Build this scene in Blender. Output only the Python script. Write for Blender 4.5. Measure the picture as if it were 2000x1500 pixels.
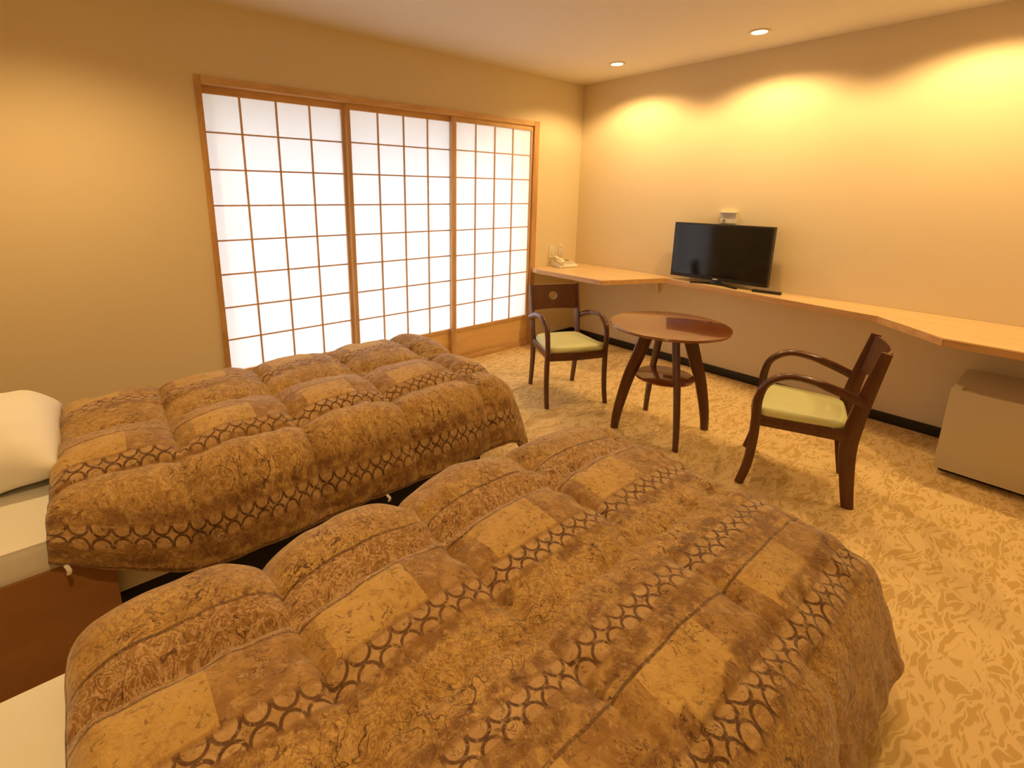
import bpy, bmesh, math, random
import numpy as np
from mathutils import Vector, Matrix

random.seed(7)
for o in list(bpy.data.objects):
    bpy.data.objects.remove(o)
scene = bpy.context.scene
COL = scene.collection

# ------------------------------------------------------------------ camera
cam_d = bpy.data.cameras.new('camera')
cam = bpy.data.objects.new('camera', cam_d)
COL.objects.link(cam)
cam.location = (-4.0512, -3.3309, 1.4732)
cam.rotation_euler = (math.radians(76.990), math.radians(-0.568), math.radians(-39.267))
cam_d.sensor_fit = 'HORIZONTAL'
cam_d.sensor_width = 36.0
cam_d.lens = 960.84 / 2000 * 36
cam_d.shift_x = (1000 - 933.19) / 2000
cam_d.shift_y = -(750 - 598.27) / 2000
cam_d.clip_start = 0.02
scene.camera = cam

# ------------------------------------------------------------------ world, exposure
world = bpy.data.worlds.new('overcast_sky')
scene.world = world
world.use_nodes = True
bg = world.node_tree.nodes['Background']
bg.inputs['Color'].default_value = (0.86, 0.92, 1.0, 1)
bg.inputs['Strength'].default_value = 3.5
vs = scene.view_settings
vs.view_transform = 'Standard'
vs.look = 'None'
vs.gamma = 1.0
vs.use_curve_mapping = False
vs.exposure = 0.15
LAMP_COL = (1.0, 0.645, 0.27)
WALL_LAMP_W = 40
ROOM_LAMP_W = 56

# ------------------------------------------------------------------ node helpers
class S:
    """socket wrapper with arithmetic"""
    def __init__(s, nt, sock): s.nt, s.k = nt, sock
    def _m(s, op, *a, clamp=False):
        n = s.nt.nodes.new('ShaderNodeMath'); n.operation = op; n.use_clamp = clamp
        for i, v in enumerate((s,) + a):
            if isinstance(v, S): s.nt.links.new(v.k, n.inputs[i])
            else: n.inputs[i].default_value = v
        return S(s.nt, n.outputs[0])
    def __add__(s, o): return s._m('ADD', o)
    def __sub__(s, o): return s._m('SUBTRACT', o)
    def __mul__(s, o): return s._m('MULTIPLY', o)
    def __truediv__(s, o): return s._m('DIVIDE', o)
    def gt(s, o): return s._m('GREATER_THAN', o)
    def lt(s, o): return s._m('LESS_THAN', o)
    def abs(s): return s._m('ABSOLUTE')
    def cos(s): return s._m('COSINE')
    def floor(s): return s._m('FLOOR')
    def frac(s): return s._m('FRACT')
    def max(s, o): return s._m('MAXIMUM', o)
    def min(s, o): return s._m('MINIMUM', o)
    def mod(s, o): return s._m('FLOORED_MODULO', o)
    def step(s, lo, hi):
        n = s.nt.nodes.new('ShaderNodeMapRange'); n.interpolation_type = 'SMOOTHSTEP'
        s.nt.links.new(s.k, n.inputs[0]); n.inputs[1].default_value = lo; n.inputs[2].default_value = hi
        return S(s.nt, n.outputs[0])
def new_mat(name):
    m = bpy.data.materials.new(name); m.use_nodes = True
    nt = m.node_tree; b = nt.nodes['Principled BSDF']
    return m, nt, b
def coords(nt, kind='Object', scale=(1, 1, 1)):
    t = nt.nodes.new('ShaderNodeTexCoord'); mp = nt.nodes.new('ShaderNodeMapping')
    mp.inputs['Scale'].default_value = scale
    nt.links.new(t.outputs[kind], mp.inputs[0]); return mp.outputs[0]
def noise(nt, vec, scale, detail=3, rough=.55, dist=0.0):
    n = nt.nodes.new('ShaderNodeTexNoise'); n.inputs['Scale'].default_value = scale
    n.inputs['Detail'].default_value = detail; n.inputs['Roughness'].default_value = rough
    n.inputs['Distortion'].default_value = dist
    if vec is not None: nt.links.new(vec, n.inputs['Vector'])
    return S(nt, n.outputs[0])
def mix(nt, f, a, b):
    n = nt.nodes.new('ShaderNodeMix'); n.data_type = 'RGBA'
    if isinstance(f, S): nt.links.new(f.k, n.inputs[0])
    else: n.inputs[0].default_value = f
    for i, v in ((6, a), (7, b)):
        if isinstance(v, tuple): n.inputs[i].default_value = v + (1,)
        else: nt.links.new(v, n.inputs[i])
    return n.outputs[2]
def bump(nt, b, h, strength=.3, dist=.01):
    n = nt.nodes.new('ShaderNodeBump'); n.inputs['Strength'].default_value = strength
    n.inputs['Distance'].default_value = dist
    nt.links.new(h.k, n.inputs['Height']); nt.links.new(n.outputs[0], b.inputs['Normal'])
def plain(name, c, rough=.5, var=.06, nscale=20, spec=.5, coat=0, metal=0):
    m, nt, b = new_mat(name)
    v = noise(nt, coords(nt), nscale)
    nt.links.new(mix(nt, v, tuple(x * (1 - var) for x in c), tuple(min(1, x * (1 + var)) for x in c)), b.inputs['Base Color'])
    b.inputs['Roughness'].default_value = rough
    b.inputs['Specular IOR Level'].default_value = spec
    b.inputs['Coat Weight'].default_value = coat
    b.inputs['Coat Roughness'].default_value = .08
    b.inputs['Metallic'].default_value = metal
    return m
def wood(name, c1, c2, axis_scale, rough=.4, coat=0, nscale=9, bstr=.05):
    m, nt, b = new_mat(name)
    vec = coords(nt, 'Object', axis_scale)
    g = noise(nt, vec, nscale, 5, .6, .6)
    f = noise(nt, vec, nscale * 6, 3)
    v = (g * .75 + f * .25).step(.35, .68)
    nt.links.new(mix(nt, v, c1, c2), b.inputs['Base Color'])
    b.inputs['Roughness'].default_value = rough
    b.inputs['Coat Weight'].default_value = coat; b.inputs['Coat Roughness'].default_value = .06
    bump(nt, b, f, bstr, .002)
    return m

M = {}
# wall covering: cream with a fine woven relief
def m_wall():
    m, nt, b = new_mat('cream_wallpaper')
    vec = coords(nt)
    n1 = noise(nt, vec, 220, 2); n2 = noise(nt, vec, 1.2, 2)
    nt.links.new(mix(nt, n1 * .5 + n2 * .5, (.75, .64, .43), (.81, .70, .48)), b.inputs['Base Color'])
    b.inputs['Roughness'].default_value = .8; b.inputs['Specular IOR Level'].default_value = .2
    bump(nt, b, n1, .12, .002); return m
M['wall'] = m_wall()
M['ceil'] = plain('white_ceiling', (.82, .78, .70), .9, .02, 30, .2)
M['base'] = plain('black_baseboard', (.012, .010, .009), .5)
M['trim_wood'] = wood('cedar_post', (.50, .27, .10), (.62, .37, .15), (3, 3, .5), .5)
M['shoji_wood'] = wood('cedar_lattice', (.62, .38, .18), (.74, .50, .26), (3, 3, .5), .5)
M['rail_wood'] = wood('cedar_rail', (.60, .36, .15), (.74, .49, .23), (.5, 3, 3), .5)
M['skirt_wood'] = wood('cedar_skirt', (.76, .49, .20), (.84, .56, .25), (.4, 3, 2), .45)
M['counter'] = wood('pale_pine', (.72, .50, .25), (.84, .62, .34), (3, .25, 3), .32, .15, 6)
M['counter_edge'] = wood('pine_edge', (.58, .33, .13), (.72, .45, .20), (3, .3, 6), .4, 0, 7)
M['dark_wood'] = wood('dark_walnut_lacquer', (.075, .022, .008), (.115, .036, .012), (4, 4, .6), .36, .18)
M['table_wood'] = wood('reddish_lacquered_wood', (.17, .050, .014), (.24, .075, .020), (1, 5, 5), .2, 1.0)
M['seat'] = plain('pale_green_vinyl', (.66, .69, .36), .42, .04, 40)
M['paper'] = None
def m_paper():
    m, nt, b = new_mat('shoji_paper')
    vec = coords(nt); n = noise(nt, vec, 60, 4)
    c = mix(nt, n, (.93, .93, .93), (.98, .98, .98))
    d = nt.nodes.new('ShaderNodeBsdfDiffuse'); t = nt.nodes.new('ShaderNodeBsdfTranslucent')
    ms = nt.nodes.new('ShaderNodeMixShader'); ms.inputs[0].default_value = .5
    nt.links.new(c, d.inputs[0]); nt.links.new(c, t.inputs[0])
    nt.links.new(d.outputs[0], ms.inputs[1]); nt.links.new(t.outputs[0], ms.inputs[2])
    nt.links.new(ms.outputs[0], nt.nodes['Material Output'].inputs[0]); nt.nodes.remove(b); return m
M['paper'] = m_paper()
M['plate'] = plain('ivory_plastic', (.78, .74, .62), .4, .02)
M['plate_dark'] = plain('grey_slot', (.25, .22, .18), .5, .02)
M['phone'] = plain('cream_plastic', (.86, .82, .66), .35, .02)
M['black_gloss'] = plain('black_screen', (.006, .006, .007), .09, .02)
M['black'] = plain('black_plastic', (.014, .012, .011), .35, .02)
M['silver'] = plain('silver_logo', (.75, .75, .75), .25, .02, 20, .5, 0, .9)
M['fridge'] = plain('beige_enamel', (.68, .62, .48), .35, .015, 4)
M['fridge_edge'] = plain('pale_gasket', (.80, .76, .64), .4, .02)
M['dark'] = plain('dark_kick_plate', (.02, .018, .015), .6)
M['bed_base'] = plain('black_bed_base', (.010, .009, .009), .7)
M['side_board'] = wood('brown_melamine', (.30, .135, .042), (.36, .165, .052), (.4, 2, 1), .42, .1, 4)
M['boxspring'] = plain('cream_ticking', (.80, .77, .68), .8, .04, 60)
def m_cloth(name, c, s=.15):
    m, nt, b = new_mat(name)
    vec = coords(nt); n = noise(nt, vec, 7, 3); f = noise(nt, vec, 400, 2)
    nt.links.new(mix(nt, n, tuple(x * .97 for x in c), c), b.inputs['Base Color'])
    b.inputs['Roughness'].default_value = .85; b.inputs['Specular IOR Level'].default_value = .15
    bump(nt, b, n * .7 + f * .05, s, .03); return m
M['sheet'] = m_cloth('white_cotton_sheet', (.86, .84, .76), .25)
M['pillow'] = m_cloth('white_cotton_pillowcase', (.88, .86, .78), .35)
M['tie'] = plain('white_tape', (.85, .83, .76), .8)
M['trim_metal'] = plain('white_lamp_ring', (.8, .78, .74), .4)
def m_glow():
    m, nt, b = new_mat('warm_lamp_glass')
    b.inputs['Emission Color'].default_value = LAMP_COL + (1,); b.inputs['Emission Strength'].default_value = 14
    b.inputs['Base Color'].default_value = (.9, .85, .75, 1); return m
M['glow'] = m_glow()

def m_carpet():
    m, nt, b = new_mat('leaf_pattern_carpet')
    vec = coords(nt)
    # warp the plane, then stretched cells give leaf-like strokes in two directions
    w = nt.nodes.new('ShaderNodeTexNoise'); w.inputs['Scale'].default_value = 7; w.inputs['Detail'].default_value = 2
    nt.links.new(vec, w.inputs['Vector'])
    add = nt.nodes.new('ShaderNodeMix'); add.data_type = 'VECTOR'; add.inputs[0].default_value = .10
    nt.links.new(vec, add.inputs[4]); nt.links.new(w.outputs['Color'], add.inputs[5])
    def strokes(rot, sc):
        mp = nt.nodes.new('ShaderNodeMapping'); mp.inputs['Rotation'].default_value = (0, 0, math.radians(rot))
        mp.inputs['Scale'].default_value = (sc, sc * 3.4, sc); nt.links.new(add.outputs[1], mp.inputs[0])
        n = noise(nt, mp.outputs[0], 1.0, 1.5, .5, .8)
        return ((n - .5).abs()).step(.050, .022)      # thin ridges
    a = strokes(15, 5.5); c = strokes(-35, 6.5); d = strokes(-75, 6.5)
    v = a.max(c).max(d)
    big = noise(nt, vec, 3.0, 2)
    fine = noise(nt, vec, 500, 2)
    col = mix(nt, v * .9, (.66, .455, .180), (.88, .67, .34))
    col = mix(nt, big.step(.3, .75) * .2, col, (.68, .48, .20))
    nt.links.new(col, b.inputs['Base Color'])
    b.inputs['Roughness'].default_value = .95; b.inputs['Specular IOR Level'].default_value = .1
    bump(nt, b, fine * .6 + v * .4, .35, .004); return m
M['carpet'] = m_carpet()

def m_duvet():
    """woven bands along the length; uv = metres along (x) and across (y)"""
    m, nt, b = new_mat('gold_brown_brocade_quilt')
    uvn = nt.nodes.new('ShaderNodeUVMap'); uvn.uv_map = 'UVMap'
    sep = nt.nodes.new('ShaderNodeSeparateXYZ'); nt.links.new(uvn.outputs[0], sep.inputs[0])
    s = S(nt, sep.outputs[0]); t = S(nt, sep.outputs[1])
    uv = uvn.outputs[0]
    wob = noise(nt, uv, 9, 2)
    tw = t + (wob - .5) * .008
    bands = [('m', -.4), ('f', -.22), ('c', .02), ('m', .09), ('p', .20), ('c', .36), ('f', .42), ('s', .64), ('p', .745),
             ('c', .885), ('f', .945), ('c', 1.14), ('m', 1.205), ('p', 1.265), ('c', 1.38), ('f', 1.45), ('m', 1.60), ('e', 2.0)]
    def mask(k):
        r = None
        for i, (a, t0) in enumerate(bands[:-1]):
            if a != k: continue
            q = tw.gt(t0) * tw.lt(bands[i + 1][1])
            r = q if r is None else r + q
        return r
    # mottled gold ground
    n1 = noise(nt, uv, 16, 5, .65, .8); n2 = noise(nt, uv, 46, 4, .6, 1.2); n3 = noise(nt, uv, 5, 3)
    gold, ochre, brown, dark, pink = (.58, .370, .116), (.45, .270, .078), (.27, .138, .039), (.065, .022, .008), (.60, .40, .21)
    floral = mix(nt, n1.step(.36, .64), ochre, gold)
    floral = mix(nt, ((n2 - .5).abs()).step(.06, .015) * .75, floral, brown)
    floral = mix(nt, noise(nt, uv, 30, 4, .7, 1.0).step(.56, .66) * .6, floral, brown)
    leaf = ((noise(nt, uv, 11, 2, .5, 2.2) - .52).abs()).step(.022, .006) * noise(nt, uv, 7, 2).step(.46, .6)
    floral = mix(nt, leaf * .9, floral, dark)
    mott = mix(nt, n1.step(.4, .6), brown, ochre)
    mott = mix(nt, n2.step(.55, .62) * .6, mott, gold)
    # patchwork row: rectangles alternating smooth gold and mottled ochre
    cell = (s / .21).floor()
    alt = cell.mod(2.0).gt(.5)
    patch = mix(nt, alt, mix(nt, n2.step(.5, .66) * .35, (.58, .370, .112), ochre), mix(nt, n1.step(.40, .6), (.30, .155, .045), (.44, .26, .078)))
    # scroll band: tangled light strokes
    sc1 = ((noise(nt, uv, 30, 2, .5, 3.0) - .5).abs()).step(.07, .02)
    scroll = mix(nt, n1.step(.4, .6), (.36, .20, .068), (.30, .155, .048))
    scroll = mix(nt, sc1 * .9, scroll, pink)
    scroll = mix(nt, n2.step(.60, .68) * .8, scroll, dark)
    # chain band: two crossing waves enclose star cells
    chain_v = None
    for i, (a, t0) in enumerate(bands[:-1]):
        if a != 'c': continue
        q = (t - (t0 + .031)) * (tw.gt(t0) * tw.lt(bands[i + 1][1]))
        chain_v = q if chain_v is None else chain_v + q
    PER = .048
    lu = (s / PER).frac() - .5
    def ring(off):
        v = (chain_v - off) / PER
        d = (lu * lu + v * v)._m('SQRT')
        return (d - .45).abs().step(.09, .045)
    line = ring(.0240).max(ring(-.0240))
    chain = mix(nt, n1.step(.4, .62) * .7, (.53, .34, .15), (.42, .25, .09))
    chain = mix(nt, line * noise(nt, uv, 40, 2).step(.25, .42) * .92, chain, dark)
    rect = chain_v.gt(.018) * ((s / .17).frac().lt(.35))
    chain = mix(nt, rect * .7, chain, brown)
    col = floral
    col = mix(nt, mask('m'), col, mott)
    col = mix(nt, mask('p'), col, patch)
    col = mix(nt, mask('s'), col, scroll)
    col = mix(nt, mask('c'), col, chain)
    strip = None
    for v in (.958, 1.122, 1.228, .438, 1.365):
        e = ((t + (n1 - .5) * .03 - v).abs()).step(.022, .010); strip = e if strip is None else strip.max(e)
    col = mix(nt, strip * noise(nt, uv, 18, 3).step(.40, .55) * .8, col, (.18, .080, .024))
    edge2 = None
    for v in (.36, .42, .885, .945, 1.14, 1.205, 1.38, 1.45):
        e = ((tw - v).abs()).step(.009, .002); edge2 = e if edge2 is None else edge2.max(e)
    col = mix(nt, edge2 * .6, col, brown)
    edge = None
    for v in (.745, .64, 1.262, .20):
        e = ((tw - v).abs()).step(.005, .002); edge = e if edge is None else edge.max(e)
    col = mix(nt, edge * .75, col, dark)
    mo = noise(nt, uv, 24, 6, .72, 1.4)
    col = mix(nt, mo.step(.52, .62) * .45, col, brown)
    col = mix(nt, mo.step(.47, .36) * .35, col, pink)
    col = mix(nt, n3.step(.35, .7) * .25, col, brown)
    vein = ((noise(nt, uv, 13, 3, .6, 2.6) - .5).abs()).step(.016, .004) * noise(nt, uv, 9, 2).step(.5, .62)
    col = mix(nt, vein * .85, col, dark)
    spk = noise(nt, uv, 60, 3, .6, .8)
    col = mix(nt, spk.step(.60, .66) * .5, col, dark)
    col = mix(nt, spk.step(.40, .33) * .45, col, (.62, .42, .17))
    nt.links.new(col, b.inputs['Base Color'])
    b.inputs['Roughness'].default_value = .62; b.inputs['Specular IOR Level'].default_value = .25
    b.inputs['Sheen Weight'].default_value = .3; b.inputs['Sheen Roughness'].default_value = .4
    wr = noise(nt, uv, 22, 4, .6, 1.5)
    bump(nt, b, wr * .8 + n2 * .3 + mo * .3, .75, .014); return m
M['duvet'] = m_duvet()

# ------------------------------------------------------------------ mesh helpers
def link(o, parent=None):
    COL.objects.link(o)
    if parent is not None: o.parent = parent
    return o
def mesh_obj(name, bm, mat, parent=None, smooth=False, autos=None):
    bmesh.ops.recalc_face_normals(bm, faces=bm.faces)
    me = bpy.data.meshes.new(name); bm.to_mesh(me); bm.free()
    me.materials.append(M[mat] if isinstance(mat, str) else mat)
    if smooth:
        for p in me.polygons: p.use_smooth = True
        if autos:
            try: me.set_sharp_from_angle(angle=math.radians(autos))
            except Exception: pass
    return link(bpy.data.objects.new(name, me), parent)
def box(bm, lo, hi, bev=0):
    vs_ = [bm.verts.new((x, y, z)) for z in (lo[2], hi[2]) for y in (lo[1], hi[1]) for x in (lo[0], hi[0])]
    fs = [bm.faces.new([vs_[i] for i in f]) for f in ((0, 2, 3, 1), (4, 5, 7, 6), (0, 1, 5, 4), (2, 6, 7, 3), (0, 4, 6, 2), (1, 3, 7, 5))]
    if bev:
        es = set(e for f in fs for e in f.edges)
        bmesh.ops.bevel(bm, geom=list(es), offset=bev, segments=2, affect='EDGES', profile=.7)
def bobj(name, lo, hi, mat, parent=None, bev=0):
    bm = bmesh.new(); box(bm, lo, hi, bev); return mesh_obj(name, bm, mat, parent, bev > 0, 40)
def prism(bm, pts, z0, z1):
    a = [bm.verts.new((x, y, z0)) for x, y in pts]; c = [bm.verts.new((x, y, z1)) for x, y in pts]
    bm.faces.new(list(reversed(a))); bm.faces.new(c); n = len(pts)
    for i in range(n): bm.faces.new((a[i], a[(i + 1) % n], c[(i + 1) % n], c[i]))
def lathe(bm, prof, n=40, centre=(0, 0)):
    rings = []
    for r, z in prof:
        if r < 1e-6: rings.append([bm.verts.new((centre[0], centre[1], z))])
        else: rings.append([bm.verts.new((centre[0] + r * math.cos(2 * math.pi * k / n), centre[1] + r * math.sin(2 * math.pi * k / n), z)) for k in range(n)])
    for a, c in zip(rings, rings[1:]):
        for k in range(n):
            k2 = (k + 1) % n
            if len(a) == 1 and len(c) == 1: continue
            if len(a) == 1: bm.faces.new((a[0], c[k], c[k2]))
            elif len(c) == 1: bm.faces.new((a[k], a[k2], c[0]))
            else: bm.faces.new((a[k], a[k2], c[k2], c[k]))
def catmull(pts, n=8):
    P = [Vector(p) for p in pts]; P = [2 * P[0] - P[1]] + P + [2 * P[-1] - P[-2]]; out = []
    for i in range(1, len(P) - 2):
        for k in range(n):
            t = k / n; a, b_, c, d = P[i - 1:i + 3]
            out.append(.5 * ((2 * b_) + (c - a) * t + (2 * a - 5 * b_ + 4 * c - d) * t * t + (3 * b_ - a - 3 * c + d) * t ** 3))
    out.append(P[-2]); return out
def sweep(bm, path, side, widths, depths, n=7):
    """rounded-rectangle section swept along a smoothed path; side = lateral axis"""
    pts = catmull(path, n); m = len(pts); side = Vector(side).normalized(); rings = []
    for i, p in enumerate(pts):
        T = (pts[min(i + 1, m - 1)] - pts[max(i - 1, 0)]).normalized()
        N = side.cross(T).normalized(); f = i / (m - 1) * (len(widths) - 1); k = min(int(f), len(widths) - 2); q = f - k
        w = (widths[k] * (1 - q) + widths[k + 1] * q) / 2; d = (depths[k] * (1 - q) + depths[k + 1] * q) / 2
        c = .3
        sec = [(w, d * (1 - 2 * c)), (w * (1 - 2 * c), d), (-w * (1 - 2 * c), d), (-w, d * (1 - 2 * c)), (-w, -d * (1 - 2 * c)), (-w * (1 - 2 * c), -d), (w * (1 - 2 * c), -d), (w, -d * (1 - 2 * c))]
        rings.append([bm.verts.new(p + side * a + N * b_) for a, b_ in sec])
    for a, c in zip(rings, rings[1:]):
        for k in range(8): bm.faces.new((a[k], a[(k + 1) % 8], c[(k + 1) % 8], c[k]))
    bm.faces.new(rings[0]); bm.faces.new(list(reversed(rings[-1])))
def thing(name, label, cat, loc=(0, 0, 0), rz=0, group=None):
    o = bpy.data.objects.new(name, None); COL.objects.link(o); o.empty_display_size = .1
    o.location = loc; o.rotation_euler = (0, 0, rz); return tag(o, label, cat, group)
def tag(o, label, cat, group=None):
    o['label'] = label; o['category'] = cat
    if group: o['group'] = group
    return o
def struct(o):
    o['kind'] = 'structure'; return o
def copy_tree(o, parent=None):
    c = o.copy(); COL.objects.link(c); c.parent = parent
    for ch in list(o.children): copy_tree(ch, c)
    return c

# ------------------------------------------------------------------ room shell
XL, YN, H = -4.64, -5.2, 2.50        # left wall (bed heads), near wall, ceiling height
OX0, OX1, OZ = -3.40, -0.617, 2.107  # opening for the paper screens
struct(bobj('floor', (XL - .15, YN - .15, -.12), (.15, .15, 0), 'carpet'))
struct(bobj('ceiling', (XL - .15, YN - .15, H), (.15, .15, H + .12), 'ceil'))
bm = bmesh.new()
box(bm, (XL - .15, 0, 0), (OX0, .15, H)); box(bm, (OX1, 0, 0), (.15, .15, H)); box(bm, (OX0, 0, OZ), (OX1, .15, H))
struct(mesh_obj('wall_far', bm, 'wall'))
struct(bobj('wall_right', (0, YN - .15, 0), (.15, 0, H), 'wall'))
struct(bobj('wall_left', (XL - .15, YN - .15, 0), (XL, 0, H), 'wall'))
struct(bobj('wall_near', (XL, YN - .15, 0), (0, YN, H), 'wall'))
struct(bobj('baseboard_right', (-.012, YN, 0), (0, -.012, .067), 'base', None, .002))
bm = bmesh.new(); box(bm, (OX1, -.012, 0), (0, 0, .067)); box(bm, (XL, -.012, 0), (OX0, 0, .067))
struct(mesh_obj('baseboard_far', bm, 'base'))
struct(bobj('baseboard_left', (XL, YN, 0), (XL + .012, -.012, .067), 'base'))
# timber surround of the opening
struct(bobj('trim_1', (-3.405, -.012, 0), (-3.372, .15, OZ), 'trim_wood', None, .002))
struct(bobj('trim_2', (-.680, -.016, 0), (-.617, .15, OZ), 'trim_wood', None, .002))
struct(bobj('trim_3', (-3.372, -.014, 2.065), (-.680, .15, OZ), 'rail_wood', None, .002))
struct(bobj('trim_4', (-3.372, -.010, 0), (-.680, .15, .045), 'rail_wood', None, .002))
# outer window frame beyond the screens (only its shadow reaches the paper)
bm = bmesh.new()
box(bm, (-3.6, .42, 1.94), (-.4, .47, 2.5)); box(bm, (-3.6, .42, 0), (-3.42, .47, 2.5)); box(bm, (-.62, .42, 0), (-.4, .47, 2.5))
box(bm, (-3.6, .15, 2.45), (-.4, .47, 2.5))
struct(mesh_obj('window_1', bm, 'plate'))

# ------------------------------------------------------------------ shoji screens
def shoji(xa, xb, yf, x0, pitch, lab, wl, wr):
    """xa,xb outer edges; yf front face; x0 left edge of first paper column"""
    t = thing('shoji_screen', lab, 'sliding screen', ((xa + xb) / 2, yf + .012, .045), 0, 'paper screens across the opening')
    ox, oy, oz = (xa + xb) / 2, yf + .012, .045
    def B(n, lo, hi, mat, bev=0, par=None):
        return bobj(n, tuple(a - b_ for a, b_ in zip(lo, (ox, oy, oz))), tuple(a - b_ for a, b_ in zip(hi, (ox, oy, oz))), mat, par or t, bev)
    z0, pz = .3036, .215
    ztop = z0 + 8 * pz
    B('stile', (xa, yf, .045), (xa + wl, yf + .028, 2.066), 'shoji_wood', .0015)
    B('stile', (xb - wr, yf, .045), (xb, yf + .028, 2.066), 'shoji_wood', .0015)
    B('top_rail', (xa + wl, yf, ztop), (xb - wr, yf + .028, 2.066), 'rail_wood', .0015)
    B('middle_rail', (xa + wl, yf + .001, z0 - .028), (xb - wr, yf + .028, z0), 'rail_wood', .0015)
    B('bottom_rail', (xa + wl, yf + .001, .045), (xb - wr, yf + .028, .075), 'rail_wood', .0015)
    B('skirt_board', (xa + wl, yf + .008, .075), (xb - wr, yf + .02, z0 - .028), 'skirt_wood')
    xs = [xa + wl, x0 + pitch, x0 + 2 * pitch, x0 + 3 * pitch, xb - wr]
    for x in xs[1:-1]:
        B('vertical_muntin', (x - .0055, yf + .004, z0), (x + .0055, yf + .014, ztop), 'shoji_wood')
    for k in range(1, 8):
        z = z0 + k * pz
        B('horizontal_muntin', (xs[0], yf + .006, z - .0046), (xs[-1], yf + .014, z + .0046), 'shoji_wood')
    for i in range(4):
        for k in range(8):
            B('paper_pane', (xs[i], yf + .014, z0 + k * pz), (xs[i + 1], yf + .0155, z0 + (k + 1) * pz), 'paper')
    return t
shoji(-3.385, -2.470, .066, -3.370, .2165, 'paper screen beside the bare wall, behind the quilted bed', .012, .030)
shoji(-2.478, -1.560, .034, -2.449, .2145, 'middle paper screen, between the two other screens', .028, .030)
shoji(-1.596, -.680, .002, -1.558, .2120, 'paper screen beside the corner desk and the phone', .042, .022)

# ------------------------------------------------------------------ wall fittings
def outlet(x, z, w, h, lab, n):
    t = thing('wall_switch', lab, 'switch', (x, 0, z))
    cp = bobj('cover_plate', (-w / 2, -.008, -h / 2), (w / 2, .001, h / 2), 'plate', t, .002)
    for i in range(n):
        zz = (i - (n - 1) / 2) * .032
        bobj('rocker', (-w * .22, -.012, zz - .012), (w * .22, -.007, zz + .012), 'plate', cp, .001)
    return t
outlet(-.375, .905, .075, .12, 'ivory switch plate above the telephone, nearer the screen post', 2)
outlet(-.240, .918, .072, .12, 'ivory switch plate above the telephone, nearer the room corner', 3)
t = thing('aerial_socket', 'pale socket box on the wall just above the television', 'socket', (0, -1.525, 1.30), 0)
cp = bobj('cover_plate', (-.012, -.062, -.045), (.001, .062, .045), 'plate', t, .002)
bobj('top_lip', (-.030, -.064, .036), (.001, .064, .047), 'plate', t, .002)
bobj('jack', (-.018, .022, -.030), (-.011, .038, -.014), 'plate_dark', cp, .001)

# ------------------------------------------------------------------ built-in counter
ZC, TH = .770, .040
front = [(-.640, 0), (-.668, -.035), (-.678, -.10), (-.690, -.86), (-.135, -1.11), (-.350, -2.636), (-.672, -2.975), (-.690, -3.9)]
ct = thing('counter', 'pale pine built-in counter along the wall with zigzag front edge', 'counter', (0, 0, ZC - TH))
bm = bmesh.new(); prism(bm, [(0, 0)] + front + [(0, -3.9)], 0.002, TH)
bmesh.ops.bevel(bm, geom=[e for e in bm.edges if all(v.co.z > TH - 1e-4 for v in e.verts)], offset=.003, segments=2, affect='EDGES')
mesh_obj('counter_top', bm, 'counter', ct)
for (x0, y0), (x1, y1) in zip(front[2:], front[3:]):
    d = Vector((x1 - x0, y1 - y0)).normalized(); nrm = Vector((d.y, -d.x)) * .004
    if nrm.x > 0 and abs(d.y) > .5: nrm = -nrm
    bm = bmesh.new()
    prism(bm, [(x0, y0), (x1, y1), (x1 + nrm.x, y1 + nrm.y), (x0 + nrm.x, y0 + nrm.y)], .0, TH - .004)
    mesh_obj('edge_band', bm, 'counter_edge', ct)
for y, w in ((-.98, .05), (-2.93, .06)):
    bm = bmesh.new()
    pr_ = [(0, 0), (-w, 0), (-w, -.03), (-.02, -.13), (0, -.13)]
    a = [bm.verts.new((x, y - .012, z + .002)) for x, z in pr_]; c = [bm.verts.new((x, y + .012, z + .002)) for x, z in pr_]
    bm.faces.new(a); bm.faces.new(list(reversed(c)))
    for i in range(5): bm.faces.new((a[i], c[i], c[(i + 1) % 5], a[(i + 1) % 5]))
    mesh_obj('support_bracket', bm, 'wall', ct)

# ------------------------------------------------------------------ television
tvy, tvw, tvh, tvz = -1.535, .766, .445, .806
tv = thing('television', 'flat black television standing on the counter', 'television', (-.115, tvy, ZC))
def T_(n, lo, hi, mat, bev=0, par=None): return bobj(n, lo, hi, mat, par or tv, bev)
b0 = tvz - ZC
hs = T_('housing', (-.016, -tvw / 2, b0), (.030, tvw / 2, b0 + tvh), 'black', .004)
T_('rear_cover', (.028, -tvw * .36, b0 + .05), (.062, tvw * .36, b0 + tvh - .08), 'black', .008)
T_('screen', (-.0175, -tvw / 2 + .014, b0 + .030), (-.0150, tvw / 2 - .014, b0 + tvh - .013), 'black_gloss')
T_('logo', (-.0185, -.020, b0 + .008), (-.0155, .020, b0 + .018), 'silver', 0, hs)
bm = bmesh.new(); sweep(bm, [(.01, 0, .01), (.006, 0, .03), (.006, 0, b0 + .03)], (0, 1, 0), [.10, .08, .08], [.03, .02, .02]); mesh_obj('neck', bm, 'black', tv, True, 40)
for sgn in (-1, 1):
    bm = bmesh.new()
    sweep(bm, [(.030, sgn * .03, .008), (-.01, sgn * .10, .007), (-.055, sgn * .185, .005)], (0, 0, 1), [.014, .012, .010], [.040, .032, .022])
    mesh_obj('stand_foot', bm, 'black', tv, True, 40)

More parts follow.
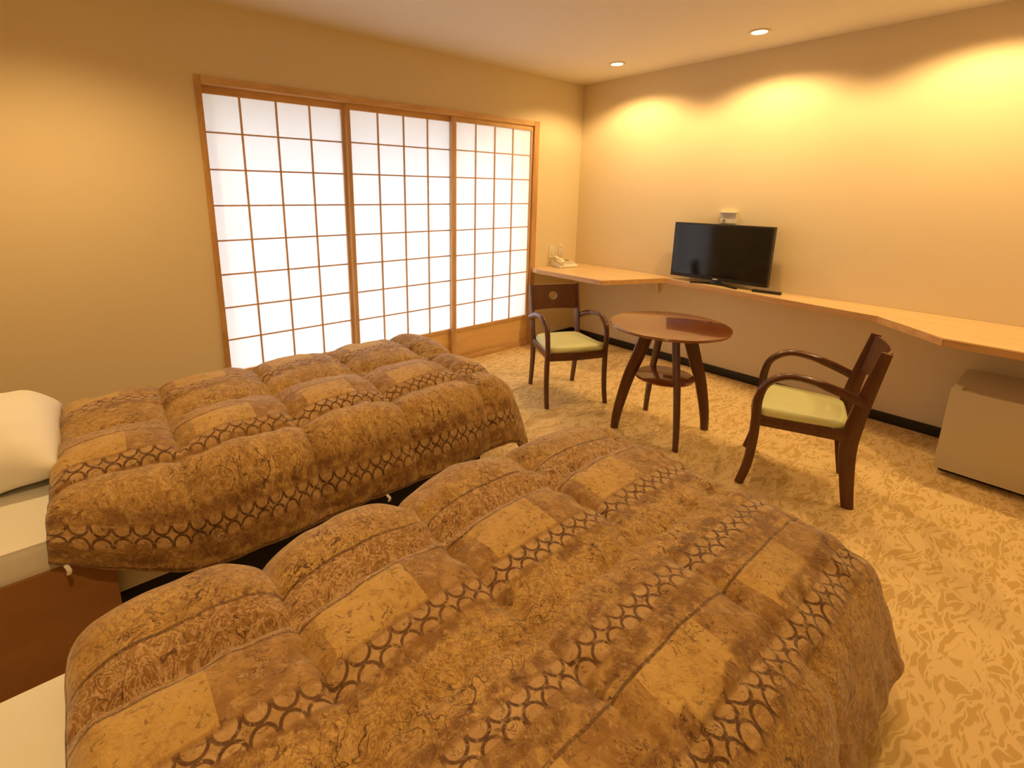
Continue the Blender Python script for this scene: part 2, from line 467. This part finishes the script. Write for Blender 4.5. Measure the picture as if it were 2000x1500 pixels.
rc = thing('remote_control', 'slim black remote control lying beside the television', 'remote control', (-.135, -1.925, ZC), math.radians(8))
cs = bobj('case', (-.022, -.095, 0), (.022, .095, .018), 'black', rc, .004)
for i in range(6):
    for j in range(3):
        bobj('button', (-.013 + j * .010, -.075 + i * .024, .0175), (-.007 + j * .010, -.065 + i * .024, .0195), 'plate_dark', cs)

# ------------------------------------------------------------------ telephone
ph = thing('telephone', 'cream desk telephone in the corner of the counter', 'telephone', (-.335, -.150, ZC), math.radians(-14))
bm = bmesh.new()
pts = [(-.11, -.085), (.11, -.085), (.11, .085), (-.11, .085)]
a = [bm.verts.new((x, y, 0)) for x, y in pts]; c = [bm.verts.new((x * .92, y * .9, .028 if y < 0 else .062)) for x, y in pts]
bm.faces.new(list(reversed(a))); bm.faces.new(c)
for i in range(4): bm.faces.new((a[i], a[(i + 1) % 4], c[(i + 1) % 4], c[i]))
bmesh.ops.bevel(bm, geom=list(bm.edges), offset=.010, segments=3, affect='EDGES'); pb = mesh_obj('body', bm, 'phone', ph, True, 50)
bm = bmesh.new()
sweep(bm, [(-.072, -.085, .052), (-.074, -.05, .074), (-.074, 0, .083), (-.074, .05, .092), (-.072, .085, .078)], (1, 0, 0), [.046, .040, .034, .040, .046], [.034, .026, .022, .026, .034])
mesh_obj('handset', bm, 'phone', ph, True, 50)
bobj('display', (-.02, .035, .052), (.075, .062, .060), 'plate_dark', pb, .001)
for i in range(4):
    for j in range(3):
        zz = .034 + i * .0048
        bobj('key', (-.010 + j * .030, -.055 + i * .021, zz), (.010 + j * .030, -.043 + i * .021, zz + .007), 'plate', pb, .001)
bm = bmesh.new(); sweep(bm, [(-.09, .07, .03), (-.13, .10, .012), (-.09, .135, .006), (-.02, .142, .006)], (0, 0, 1), [.005, .005], [.005, .005]); mesh_obj('cord', bm, 'phone', ph, True)

# ------------------------------------------------------------------ refrigerator
fr = thing('refrigerator', 'small beige refrigerator under the counter', 'refrigerator', (-.33, -3.262, 0))
bobj('cabinet', (-.19, -.225, .03), (.29, .225, .485), 'fridge', fr, .006)
dr = bobj('door', (-.235, -.228, .034), (-.196, .228, .490), 'fridge', fr, .008)
bobj('door_gasket', (-.197, -.218, .044), (-.189, .218, .478), 'fridge_edge', fr)
bobj('kick_plate', (-.17, -.21, .0), (.27, .21, .032), 'dark', fr)
bobj('hinge_cap', (-.225, .185, .489), (-.15, .222, .498), 'fridge_edge', dr, .002)
bobj('handle_recess', (-.2365, -.215, .452), (-.2335, -.06, .470), 'fridge_edge', dr)

# ------------------------------------------------------------------ armchairs
def armchair():
    t = thing('armchair', '', 'chair')
    for sx in (-1, 1):
        bm = bmesh.new()
        sweep(bm, [(sx * .224, .226, 0), (sx * .222, .200, .12), (sx * .221, .190, .26), (sx * .220, .190, .38), (sx * .222, .190, .48), (sx * .224, .165, .565),
                   (sx * .224, .090, .618), (sx * .220, 0, .620), (sx * .212, -.110, .592), (sx * .203, -.232, .545)], (1, 0, 0),
              [.030, .032, .034, .032, .032, .036, .040, .040, .036, .030], [.040, .042, .044, .042, .038, .034, .034, .036, .040, .040], 6)
        mesh_obj('front_leg_and_arm', bm, 'dark_wood', t, True, 45)
        bm = bmesh.new()
        sweep(bm, [(sx * .178, -.240, 0), (sx * .179, -.218, .14), (sx * .181, -.200, .30), (sx * .184, -.206, .42), (sx * .187, -.230, .58), (sx * .190, -.270, .795)], (1, 0, 0),
              [.028, .030, .032, .032, .030, .026], [.050, .058, .070, .070, .060, .042], 6)
        mesh_obj('rear_leg_and_post', bm, 'dark_wood', t, True, 45)
        bm = bmesh.new()
        sweep(bm, [(sx * .216, .195, .365), (sx * .198, 0, .365), (sx * .184, -.195, .365)], (0, 0, 1), [.055, .055], [.022, .022])
        mesh_obj('side_rail', bm, 'dark_wood', t, True, 45)
    bm = bmesh.new(); sweep(bm, [(-.215, .198, .365), (0, .214, .365), (.215, .198, .365)], (0, 0, 1), [.055, .055], [.022, .022]); mesh_obj('front_rail', bm, 'dark_wood', t, True, 45)
    bm = bmesh.new(); sweep(bm, [(-.18, -.198, .365), (.18, -.198, .365)], (0, 0, 1), [.055, .055], [.022, .022]); mesh_obj('rear_rail', bm, 'dark_wood', t, True, 45)
    # upholstered seat: rounded trapezoid, domed
    bm = bmesh.new(); n = 18; rows = []
    def outline(k, inset):
        # superellipse trapezoid
        a = 2 * math.pi * k / 48; ca, sa = math.cos(a), math.sin(a); e = 2 / 7
        x = math.copysign(abs(ca) ** e, ca); y = math.copysign(abs(sa) ** e, sa)
        hw = .200 + .024 * (y + 1) / 2 * 1.0 - .020 * (1 - y) / 2
        return x * (hw - inset), y * (.198 - inset) + .008
    rings = []
    for inset, z in ((.012, .388), (.0, .394), (-.002, .408), (.004, .424), (.022, .434), (.08, .440), (.15, .443)):
        rings.append([bm.verts.new((*outline(k, inset), z)) for k in range(48)])
    for a, c in zip(rings, rings[1:]):
        for k in range(48): bm.faces.new((a[k], a[(k + 1) % 48], c[(k + 1) % 48], c[k]))
    bm.faces.new(rings[-1]); bm.faces.new(list(reversed(rings[0])))
    mesh_obj('seat', bm, 'seat', t, True, 60)
    # curved back panel with a round hole
    bm = bmesh.new(); N = 64; hw, z0, z1 = .186, .600, .792; zc = .700; R = .034; layers = []
    for side in (0, 1):
        rr = []
        for j in range(7):
            f = j / 6; ring = []
            for k in range(N):
                a = 2 * math.pi * k / N + math.pi / N; ca, sa = math.cos(a), math.sin(a)
                lim = min(hw / abs(ca) if abs(ca) > 1e-6 else 9, ((z1 - zc) if sa > 0 else (zc - z0)) / abs(sa) if abs(sa) > 1e-6 else 9)
                r = R + (lim - R) * f; x, z = r * ca, zc + r * sa
                zz = z - .010 * (1 - (x / hw) ** 2) * max(0, (z - zc) / (z1 - zc))
                y = -.232 - (z - .600) * .19 - .042 * (1 - (x / hw) ** 2) + (.007 if side else -.007)
                ring.append(bm.verts.new((x, y, zz)))
            rr.append(ring)
        for a, c in zip(rr, rr[1:]):
            for k in range(N): bm.faces.new((a[k], a[(k + 1) % N], c[(k + 1) % N], c[k]))
        layers.append(rr)
    for j in (0, -1):
        for k in range(N): bm.faces.new((layers[0][j][k], layers[0][j][(k + 1) % N], layers[1][j][(k + 1) % N], layers[1][j][k]))
    mesh_obj('backrest', bm, 'dark_wood', t, True, 45)
    return t
def face(dx, dy): return math.atan2(dy, dx) - math.pi / 2
c1 = armchair()
c1.location = (-1.335, -1.055, 0); c1.rotation_euler.z = face(-.43, -.903)
c1['label'] = 'dark wooden armchair with green seat beside the corner desk, its round-holed back towards the corner'
c1['group'] = 'armchairs at the round table'
c2 = copy_tree(c1)
c2.location = (-1.225, -2.560, 0); c2.rotation_euler.z = face(-.309, .951)
c2['label'] = 'dark wooden armchair with green seat between the round table and the refrigerator'

# ------------------------------------------------------------------ round table
tb = thing('round_table', 'round reddish lacquered table with four curved legs and lower shelf', 'table', (-1.285, -1.820, 0), math.radians(4))
bm = bmesh.new(); lathe(bm, [(0, .676), (.33, .676), (.349, .682), (.352, .690), (.349, .697), (.338, .700), (0, .700)], 72); mesh_obj('table_top', bm, 'table_wood', tb, True, 40)
bm = bmesh.new(); lathe(bm, [(0, .655), (.15, .655), (.15, .677), (0, .677)], 40); mesh_obj('hub', bm, 'dark_wood', tb, True, 40)
bm = bmesh.new(); lathe(bm, [(0, .352), (.170, .352), (.178, .356), (.178, .364), (.172, .368), (0, .368)], 56); mesh_obj('lower_shelf', bm, 'table_wood', tb, True, 40)
for k in range(4):
    a = math.pi / 4 + k * math.pi / 2; ca, sa = math.cos(a), math.sin(a)
    bm = bmesh.new()
    sweep(bm, [(r * ca, r * sa, z) for r, z in ((.125, .677), (.140, .60), (.178, .48), (.220, .36), (.255, .22), (.278, .10), (.288, 0))], (-sa, ca, 0),
          [.036, .036, .036, .034, .032, .030], [.085, .080, .074, .066, .056, .046], 6)
    mesh_obj('leg', bm, 'dark_wood', tb, True, 45)

# ------------------------------------------------------------------ beds
MZ = .495
def soft_box(bm, lo, hi, r, seg=4):
    box(bm, lo, hi); bmesh.ops.bevel(bm, geom=list(bm.edges), offset=r, segments=seg, affect='EDGES', profile=.5)
def bed(y0, y1, lab, board):
    t = thing('bed', lab, 'bed', (-3.53, (y0 + y1) / 2, 0))
    hx, hy = 1.06, (y1 - y0) / 2
    bobj('base', (-hx, -hy + .06, 0), (hx - .10, hy - .06, .215), 'bed_base', t, .004)
    def slab(n, x0, x1, yh, z0, z1, rc_, rb, mat):
        pts = []
        for cx_, cy_, a0 in ((x1 - rc_, yh - rc_, 0), (x0 + .03, yh - .03, 90), (x0 + .03, -yh + .03, 180), (x1 - rc_, -yh + rc_, 270)):
            R_ = rc_ if cx_ > 0 else .03
            for k in range(7):
                a = math.radians(a0 + 15 * k); pts.append((cx_ + R_ * math.cos(a), cy_ + R_ * math.sin(a)))
        bm = bmesh.new(); prism(bm, pts, z0, z1)
        bmesh.ops.bevel(bm, geom=[e for e in bm.edges if abs(e.verts[0].co.z - e.verts[1].co.z) < 1e-5], offset=rb, segments=4, affect='EDGES', profile=.5)
        mesh_obj(n, bm, mat, t, True, 60)
    slab('mattress', -hx, hx, hy, .392, MZ, .14, .028, 'sheet')
    slab('box_spring', -hx, hx - .03, hy - .035, .215, .395, .14, .02, 'boxspring')
    if board:
        bobj('side_board', (-hx, -hy - .012, 0), (-hx + .504, -hy + .012, .402), 'side_board', t, .002)
        bobj('head_board', (-hx - .022, -hy, 0), (-hx, hy, .80), 'side_board', t, .004)
    else:
        bobj('head_board', (-hx - .022, -hy, 0), (-hx, hy, .80), 'side_board', t, .004)
    return t
B1N, B1F = -1.62, -.65
B2N, B2F = -3.13, -2.16
bed(B1N, B1F, 'single bed with white pillow, standing beside the paper screens', True)
bed(B2N, B2F, 'single bed farther from the paper screens, quilt pulled up its length', False)

# pillow
def pillow(loc, sx, sy, h, lab):
    bm = bmesh.new(); n = 36; rnd = np.random.RandomState(3); top, bot = [], []
    for i in range(n + 1):
        for sgn, arr in ((1, top), (-1, bot)):
            row = []
            for j in range(n + 1):
                u, v = 2 * i / n - 1, 2 * j / n - 1
                pinch = 1 - .06 * (1 - abs(u)) * abs(v) ** 3 - .0
                x, y = u * sx * (1 - .06 * (1 - v * v) * abs(u) ** 3 * 0 - .05 * (abs(v) ** 4) * 0), v * sy * pinch
                f = max(0, (1 - abs(u) ** 2.6) * (1 - abs(v) ** 2.6)) ** .48
                z = sgn * h * f * (1 if sgn > 0 else .45) + .006 * math.sin(9 * u + 4 * v) * f + .004 * math.sin(17 * v - 6 * u) * f
                row.append(bm.verts.new((x, y, z)))
            arr.append(row)
    for arr in (top, bot):
        for i in range(n):
            for j in range(n): bm.faces.new((arr[i][j], arr[i + 1][j], arr[i + 1][j + 1], arr[i][j + 1]))
    bmesh.ops.remove_doubles(bm, verts=bm.verts, dist=1e-5)
    o = mesh_obj('pillow', bm, 'pillow', None, True); o.location = loc
    return tag(o, lab, 'pillow')
pl = pillow((-4.40, -.985, MZ + .062), .215, .345, .165, 'plump white pillow at the head of the bed by the window')

# ------------------------------------------------------------------ quilts
def vnoise(x, y, seed):
    rs = np.random.RandomState(seed); g = rs.rand(64, 64)
    xi, yi = np.floor(x).astype(int), np.floor(y).astype(int); fx, fy = x - xi, y - yi
    fx, fy = fx * fx * (3 - 2 * fx), fy * fy * (3 - 2 * fy); G = lambda a, b_: g[a % 64, b_ % 64]
    return (G(xi, yi) * (1 - fx) + G(xi + 1, yi) * fx) * (1 - fy) + (G(xi, yi + 1) * (1 - fx) + G(xi + 1, yi + 1) * fx) * fy - .5
def quilt(name, lab, xh, Ls, yfar, ynear, xfoot, tfar, t0, t1, S_, T_s, amp, r, amax, seed, head_skew=0.0, flat=0.0, taper=None, rows=None):
    ns, ntt = 300, 220
    s = np.linspace(0, Ls, ns)[:, None] * np.ones((1, ntt)); t = np.linspace(t0, t1, ntt)[None, :] * np.ones((ns, 1))
    X = xh + s + head_skew * (t - t0); te = np.where(t > .945, .945 + (t - .945) * (taper[0] + (taper[1] - taper[0]) * np.clip(s / .36, 0, 1) ** .8), t) if taper else t
    Y = yfar - (te - tfar)
    Y = Y + .012 * vnoise(s * 3, t * 2, seed + 1)
    ztop = MZ + .058
    yfar, ynear, xfoot = yfar + .045, ynear - .045, xfoot + .045
    def base(X, Y):
        ex = np.maximum(0, X - (xfoot - r)); eyn = np.maximum(0, (ynear + r) - Y); eyf = np.maximum(0, Y - (yfar - r)); ey = eyn + eyf
        e = np.hypot(ex, ey); dx = np.where(e > 0, ex / np.maximum(e, 1e-9), 0); dy = np.where(e > 0, (eyf - eyn) / np.maximum(e, 1e-9), 0)
        bx = np.minimum(X, xfoot - r); by = np.clip(Y, ynear + r, yfar - r)
        e0 = r * amax; a = np.minimum(e, e0) / r; rest = np.maximum(0, e - e0)
        out = r * np.sin(a) + rest * math.cos(amax); drop = r * (1 - np.cos(a)) + rest * math.sin(amax)
        z = np.maximum(ztop - drop, .05)
        return np.stack([bx + dx * out, by + dy * out, z], -1)
    h = 1e-3
    P = base(X, Y); N = np.cross(base(X + h, Y) - base(X - h, Y), base(X, Y + h) - base(X, Y - h))
    N /= np.maximum(np.linalg.norm(N, axis=-1, keepdims=True), 1e-12)
    # quilting: seams wander a little; every chamber puffs
    sw = s + .012 * vnoise(s * 4, t * 5, seed + 2); tw = t + .012 * vnoise(s * 5, t * 4, seed + 3)
    def chamber(v, seams):
        f = np.zeros_like(v); idx = np.zeros_like(v, int)
        for i, (a, b_) in enumerate(zip(seams, seams[1:])):
            m = (v >= a) & (v <= b_); u = (v - a) / (b_ - a); f = np.where(m, 1 - np.abs(2 * u - 1) ** 2.2, f); idx = np.where(m, i, idx)
        return np.clip(f, 0, 1), idx
    fs, isx = chamber(sw, S_); ft, itx = chamber(tw, T_s)
    rs = np.random.RandomState(seed); A = amp * (.85 + .3 * rs.rand(len(S_), len(T_s)))
    A = A * (np.array(list(rows) + [1])[None, :] if rows else 1)
    q = A[isx, itx] * (fs * ft) ** .42 * (1 - flat * np.clip((t - .66) / .30, 0, 1)) * (1 - flat * .8 * np.clip((s - 1.15) / .4, 0, 1))
    # wrinkles radiating from the seams + soft lumps
    wr = .022 * vnoise(s * 24, t * 5, seed + 4) * (1 - ft) ** 1.5 + .026 * vnoise(s * 5, t * 26, seed + 5) * (1 - fs) ** 1.5 + .014 * vnoise(s * 9 + t * 6, t * 12 - s * 5, seed + 8) * (1 - fs * ft)
    q = q + wr + .012 * vnoise(s * 6, t * 6, seed + 6) + .005 * vnoise(s * 20, t * 20, seed + 7)
    P = P + N * q[..., None]
    # hem lies on what is below it at the head end
    hd = np.clip(s / .06, 0, 1)[..., None]; P[..., 2:] -= (1 - hd) ** 2 * .018
    verts = P.reshape(-1, 3); idx = np.arange(ns * ntt).reshape(ns, ntt)
    faces = np.stack([idx[:-1, :-1], idx[:-1, 1:], idx[1:, 1:], idx[1:, :-1]], -1).reshape(-1, 4)
    me = bpy.data.meshes.new(name); me.from_pydata(verts.tolist(), [], faces.tolist())
    uv = me.uv_layers.new(name='UVMap'); li = np.empty(len(me.loops), int); me.loops.foreach_get('vertex_index', li)
    U = np.stack([s.ravel()[li], t.ravel()[li]], -1); uv.data.foreach_set('uv', U.ravel().astype(np.float32))
    me.polygons.foreach_set('use_smooth', np.ones(len(me.polygons), bool))
    me.materials.append(M['duvet']); me.update()
    o = link(bpy.data.objects.new(name, me))
    md = o.modifiers.new('thickness', 'SOLIDIFY'); md.thickness = .026; md.offset = -1
    return tag(o, lab, 'quilt', 'brown brocade quilts'), P
q1, P1 = quilt('quilt', 'gold and brown puffy brocade quilt on the bed beside the paper screens', -4.185, 2.15, B1F, B1N, -2.46, .13, -.16, 1.27,
               [0, .36, .77, 1.18, 1.59, 2.15], [-.16, .16, .60, .945, 1.27], .074, .13, 1.25, 11, -.03, 0, (.72, 1.34), (.6, 1, .9, .62))
q2, P2 = quilt('quilt', 'gold and brown brocade quilt on the bed farther from the paper screens', -4.18, 2.15, B2F, B2N, -2.46, .48, .10, 1.72,
               [0, .39, .78, 1.21, 1.65, 2.15], [.10, .37, .71, 1.05, 1.39, 1.72], .076, .16, 1.22, 23, 0, .6)

# small white tapes at the quilt hem
def hem_at(P, x):
    row = P[:, -1]; return row[np.argmin(np.abs(row[:, 0] - x))]
for x, o_ in ((-4.19, q1), (-3.21, q1)):
    p = hem_at(P1, x) + np.array((0, -.004, .004))
    bm = bmesh.new(); sweep(bm, [(p[0], p[1], p[2]), (p[0] + .006, p[1] - .012, p[2] - .012), (p[0] + .004, p[1] - .010, p[2] - .026)], (1, 0, 0), [.012, .012], [.006, .006])
    mesh_obj('hem_tape', bm, 'tie', o_, True)

# ------------------------------------------------------------------ ceiling downlights
def downlight(x, y, w, lab, grp, size, blend, seen):
    sfx = '' if seen else '_offscreen'
    t = thing('downlight' + sfx, lab, 'ceiling light', (x, y, H), 0, grp)
    bm = bmesh.new(); lathe(bm, [(.046, -.001), (.062, -.001), (.064, -.006), (.058, -.010), (.046, -.007), (.046, -.001)], 32); mesh_obj('trim_ring', bm, 'trim_metal', t, True, 40)
    bm = bmesh.new(); lathe(bm, [(0, -.003), (.047, -.003), (.047, -.001), (0, -.001)], 24); mesh_obj('lamp_glass' + sfx, bm, 'glow', t)
    l = bpy.data.lights.new('lamp' + sfx, 'SPOT'); l.energy = w; l.color = LAMP_COL; l.spot_size = math.radians(size); l.spot_blend = blend
    l.shadow_soft_size = .03
    o = bpy.data.objects.new('lamp' + sfx, l); link(o, t); o.location = (0, 0, -.03)
    return t
# the row along the counter wall, one lamp for each pool of light on that wall; the row runs on past the refrigerator
for y, where, seen in ((-.70, 'nearest the room corner', True), (-1.78, 'above the television', True), (-2.86, 'above the refrigerator end', False), (-3.94, 'past the refrigerator', False)):
    downlight(-.46, y, WALL_LAMP_W, 'recessed ceiling downlight over the counter, ' + where, 'downlights along the counter wall', 146, .42, seen)
# one over each bed head (they light the pillow, the bare wall and the tops of the quilts)
for x, y, lab in ((-4.05, -.88, 'recessed ceiling downlight above the pillow of the bed by the screens'), (-4.05, -3.2, 'recessed ceiling downlight above the head of the other bed')):
    downlight(x, y, ROOM_LAMP_W, lab, 'downlights over the bed heads', 140, .8, False)
